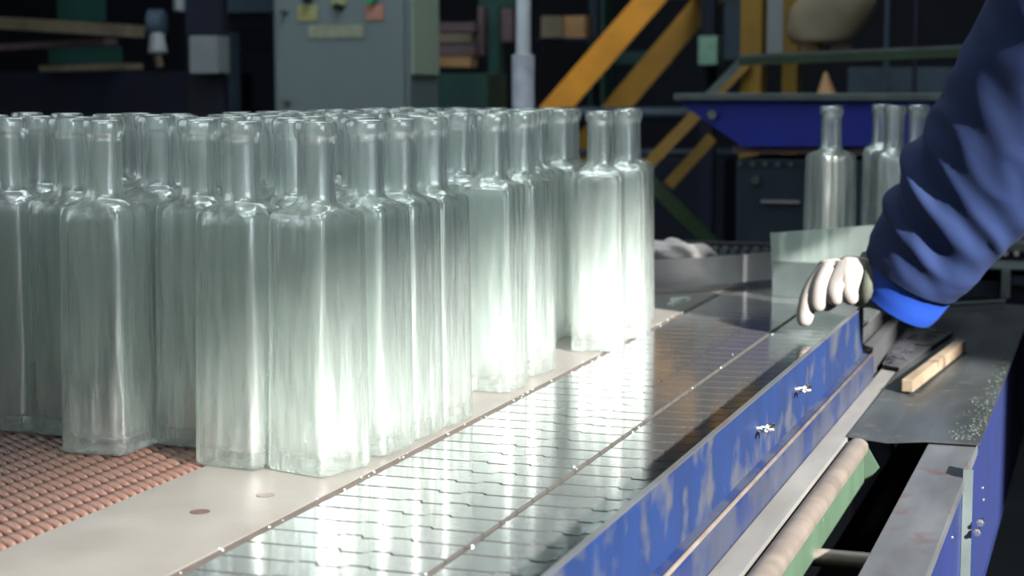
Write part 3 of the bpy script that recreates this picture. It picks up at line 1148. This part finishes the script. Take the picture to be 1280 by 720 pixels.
# sack
m = MB()
c = dep(1040, 22, 4.9)
rings = []
for i in range(13):
    t_ = i / 12
    zz = c.z + .10 - t_ * .17
    wl = .085 + .02 * math.sin(t_ * 3) - .035 * max(0, t_ - .5)
    xo = .02 - .05 * t_
    rings.append([(c.x + xo + wl * 1.15 * math.cos(q_) * (1 + .1 * noise.noise(Vector((math.cos(q_), math.sin(q_), t_ * 3)))),
                   c.y + .06 * math.sin(q_), zz + .03 * math.cos(q_) * (1 - t_)) for q_ in [2 * PI * k / 24 for k in range(24)]])
m.loft(rings)
solo('sack', 'beige cloth sack hanging by the yellow posts', 'sack', m, 'bg_beige', 'all')
solo('carton', 'small tan carton below the beige sack', 'carton', bx(1000, 52, 1024, 68, 5.0, .08), 'bg_tan')
solo('carton', 'small beige carton under the right end of the sack', 'carton', bx(1038, 57, 1062, 68, 5.0, .08), 'bg_beige')
solo('traffic_cone', 'small tan traffic cone tip above the hopper edge', 'cone', MB().tube([dep(1033, 118, 4.6), dep(1032, 90, 4.6)], [.026, .004], 14), 'bg_tan', True)
for k, (u, r_, mm, lb) in enumerate(((1108, .009, 'bg_slate', 'slim grey pipe right of the sack'), (1144, .007, 'bg_navy', 'thin dark pipe beside the blue sleeve'))):
    p = dep(u, 60, 5.4)
    solo('pipe', lb, 'pipe', MB().tube([(p.x, p.y, FLOOR_Z), (p.x, p.y, 2.4)], r_, 10), mm, True)
solo('cabinet', 'low dim slate cabinet behind the hand rail', 'cabinet', bx(1060, 84, 1190, 130, 6.0, .3, down=FLOOR_Z), 'bg_slate')

# blue hopper with steel rim
D = 3.75
root = thing('hopper', 'deep blue steel hopper with a bare metal rim behind the single bottle', 'hopper', dep(950, 150, D))
yh = dep(950, 150, D).y
poly = [ony(u, v, yh) for u, v in ((846, 126), (880, 150), (928, 183), (1330, 183), (1330, 124))]
m = MB()
m.loft([[(p.x, y_, p.z) for p in poly] for y_ in (yh, yh + .35)])
m.build('trough', 'hopper_blue', root)
a, b = ony(842, 117, yh - .02), ony(1330, 125, yh - .02)
MB().bounds(a.x, b.x, yh - .02, yh + .37, ony(842, 125.5, yh - .02).z, a.z, .002).build('rim', 'machine_grey', root)
p = ony(891, 143, yh)
MB().tube([p + Vector((0, .002, 0)), p + Vector((0, -.012, 0))], .010, 6).build('bolt', 'zinc', root, True)
a, b = ony(915, 183, yh + .02), ony(1330, 196, yh + .02)
MB().bounds(a.x, b.x, yh + .02, yh + .3, b.z, a.z).build('base_flange', 'bg_rose', root)
local(root)
root = thing('gear_box', 'dark machine housing under the blue hopper', 'machine', dep(960, 300, D))
a, b = ony(921, 198, yh + .03), ony(1330, 330, yh + .03)
MB().bounds(a.x, b.x, yh + .03, yh + .3, -.15, a.z, .004).build('housing', 'machine_dark', root)
p = ony(945, 225, yh + .03)
MB().tube([p, p + Vector((0, -.01, 0))], .009, 12).build('bolt', 'machine_grey', root, True)
a, b = ony(952, 250, yh + .03), ony(1000, 254, yh + .03)
MB().bounds(a.x, b.x, yh + .02, yh + .03, b.z, a.z).build('slot_plate', 'rail_steel', root)
for i in range(5):
    p = ony(925 + i * 16, 205, yh + .03)
    MB().tube([p, p + Vector((0, -.008, 0))], .006, 8).build('stud', 'machine_grey', root, True)
local(root)
for (v0, v1, DD, lb) in ((134, 150, 6.2, 'upper dim pipe behind the blue hopper'), (186, 196, 6.3, 'lower dim pipe behind the blue hopper')):
    a, b = dep(700, (v0 + v1) / 2, DD), dep(960, (v0 + v1) / 2, DD)
    solo('pipe', lb, 'pipe', MB().tube([a, b], (v1 - v0) / 2 * DD / F, 12), 'bg_slate', True)
solo('machine_block', 'dim teal machine block low behind the green brace', 'machine', bx(800, 198, 905, 240, 6.5, .2, down=FLOOR_Z), 'bg_navy')

# between cabinet and post
root = thing('carton_stack', 'stack of beige and tan boards beside the grey cabinet', 'boards', dep(565, 90, 6.0))
for k, (v0, v1, mm) in enumerate(((28, 40, 'bg_rose'), (42, 54, 'bg_beige'), (56, 70, 'bg_rose'), (71, 84, 'bg_tan'))):
    bx(538, v0, 592 - (k % 2) * 4, v1, 6.0, .07).build('board', mm, root)
local(root)
solo('machine_block', 'dark teal machine block under the beige boards', 'machine', bx(538, 92, 609, 145, 5.9, .2, down=FLOOR_Z), 'bg_teal')
solo('roof_beam', 'teal beam at the top edge left of the pale post', 'beam', bx(598, -30, 642, 9, 6.2, .2), 'bg_teal')
for (u0, u1, v0, v1, mm, lb) in ((597, 604, 8, 70, 'bg_rose', 'thin rose bar left of the teal upright'), (610, 623, 8, 140, 'bg_teal', 'slim teal upright left of the pale post'),
                                 (624, 640, 10, 52, 'bg_rose', 'broad rose bar between teal upright and pale post')):
    solo('upright', lb, 'upright', bx(u0, v0, u1, v1, 6.1, .06), mm)
solo('carton', 'pale beige carton high right of the pale post', 'carton', bx(676, 20, 702, 47, 6.4, .2), 'bg_beige')
solo('carton', 'warm tan carton next to the pale beige one', 'carton', bx(705, 20, 731, 48, 6.4, .2), 'bg_tan')
solo('column', 'dark teal column between the yellow stringers', 'column', bx(736, 0, 755, 140, 7.7, .15, down=FLOOR_Z, up=3), 'bg_teal')
solo('beam', 'dark teal crossbeam behind the yellow stringers', 'beam', bx(755, 64, 830, 80, 7.8, .15), 'bg_teal')
solo('switch_box', 'pale green switch box between stringer and yellow post', 'switch box', bx(873, 45, 896, 81, 5.8, .1), 'bg_pale_green')

# left background
solo('beam', 'upper long beige beam at the left top of the picture', 'beam', MB().bar(dep(-40, 26, 6.0), dep(170, 39, 5.6), .08, .038), 'bg_beige')
solo('beam', 'middle thin rose beam at the left', 'beam', MB().bar(dep(-40, 62, 6.0), dep(138, 52, 5.8), .08, .020), 'bg_rose')
solo('beam', 'short beige beam end low at the left', 'beam', MB().bar(dep(60, 86, 5.9), dep(168, 83, 5.7), .08, .020), 'bg_beige')
solo('panel', 'dark green panel between the left beams', 'panel', bx(60, 58, 148, 80, 6.1, .03), 'bg_teal')
solo('panel', 'very dark green upper panel above the left beams', 'panel', bx(70, -40, 128, 27, 6.4, .03), 'bg_teal')
root = thing('motor', 'small grey motor hanging at the end of the left beams', 'motor', dep(196, 60, 5.5))
a, b = dep(183, 30, 5.5), dep(208, 30, 5.5)
MB().tube([a, a.lerp(b, .15), a.lerp(b, .85), b], [.03, .046, .046, .032], 18).build('casing', 'bg_slate', root, True)
MB().tube([dep(196, 42, 5.45), dep(197, 66, 5.45)], [.022, .030], 14).build('terminal_box', 'bg_greybox', root, True)
MB().tube([dep(196, 66, 5.5), dep(200, 84, 5.5)], [.012, .012], 10).build('shaft', 'bg_beige', root, True)
local(root)
solo('lamp_head', 'pale pointed fitting at the top edge above the motor', 'fitting', MB().tube([dep(224, 14, 5.5), dep(228, -30, 5.5)], [.018, .03], 12), 'bg_greybox', True)
solo('junction_box', 'pale grey square junction box left of the cabinet', 'junction box', bx(236, 45, 272, 92, 5.4, .08, bev=.004), 'bg_greybox')
solo('panel', 'dull green low panel under the junction box', 'panel', bx(238, 115, 274, 160, 5.9, .05, down=FLOOR_Z), 'bg_teal')
solo('duct', 'dim slate duct at the top left of the cabinet', 'duct', bx(245, -30, 345, 16, 6.0, .2), 'bg_slate')
solo('duct', 'darker lower duct left of the cabinet', 'duct', bx(275, 30, 345, 62, 6.3, .2), 'bg_navy')
solo('upright', 'dark upright between junction box and cabinet', 'upright', bx(274, 40, 288, 150, 6.0, .08, down=FLOOR_Z), 'bg_slate')
solo('work_bench', 'wide dark bench below the left beams', 'bench', bx(-60, 90, 232, 150, 6.2, .5, down=FLOOR_Z), 'bg_navy')

# what the small background things are fixed to
solo('shelf', 'dark shelf board under the two cartons right of the pale post', 'shelf', bx(668, 47.5, 740, 51, 6.4, .22, down=None), 'bg_navy')
solo('shelf_post', 'dark shelf post hidden behind the yellow stringer', 'post', bx(740, 20, 746, 60, 6.4, .05, down=FLOOR_Z, up=1.0), 'bg_navy')
solo('shelf', 'dark ledge under the cartons below the sack', 'shelf', bx(996, 68, 1066, 71, 5.0, .1), 'bg_navy')
solo('mounting_board', 'dark board carrying the pale grey junction box', 'board', bx(230, -40, 280, 160, 5.48, .04, down=FLOOR_Z), 'bg_navy')
solo('mounting_post', 'dark post carrying the pale green switch box', 'post', bx(877, -40, 892, 130, 5.91, .05, down=FLOOR_Z, up=1.2), 'bg_navy')
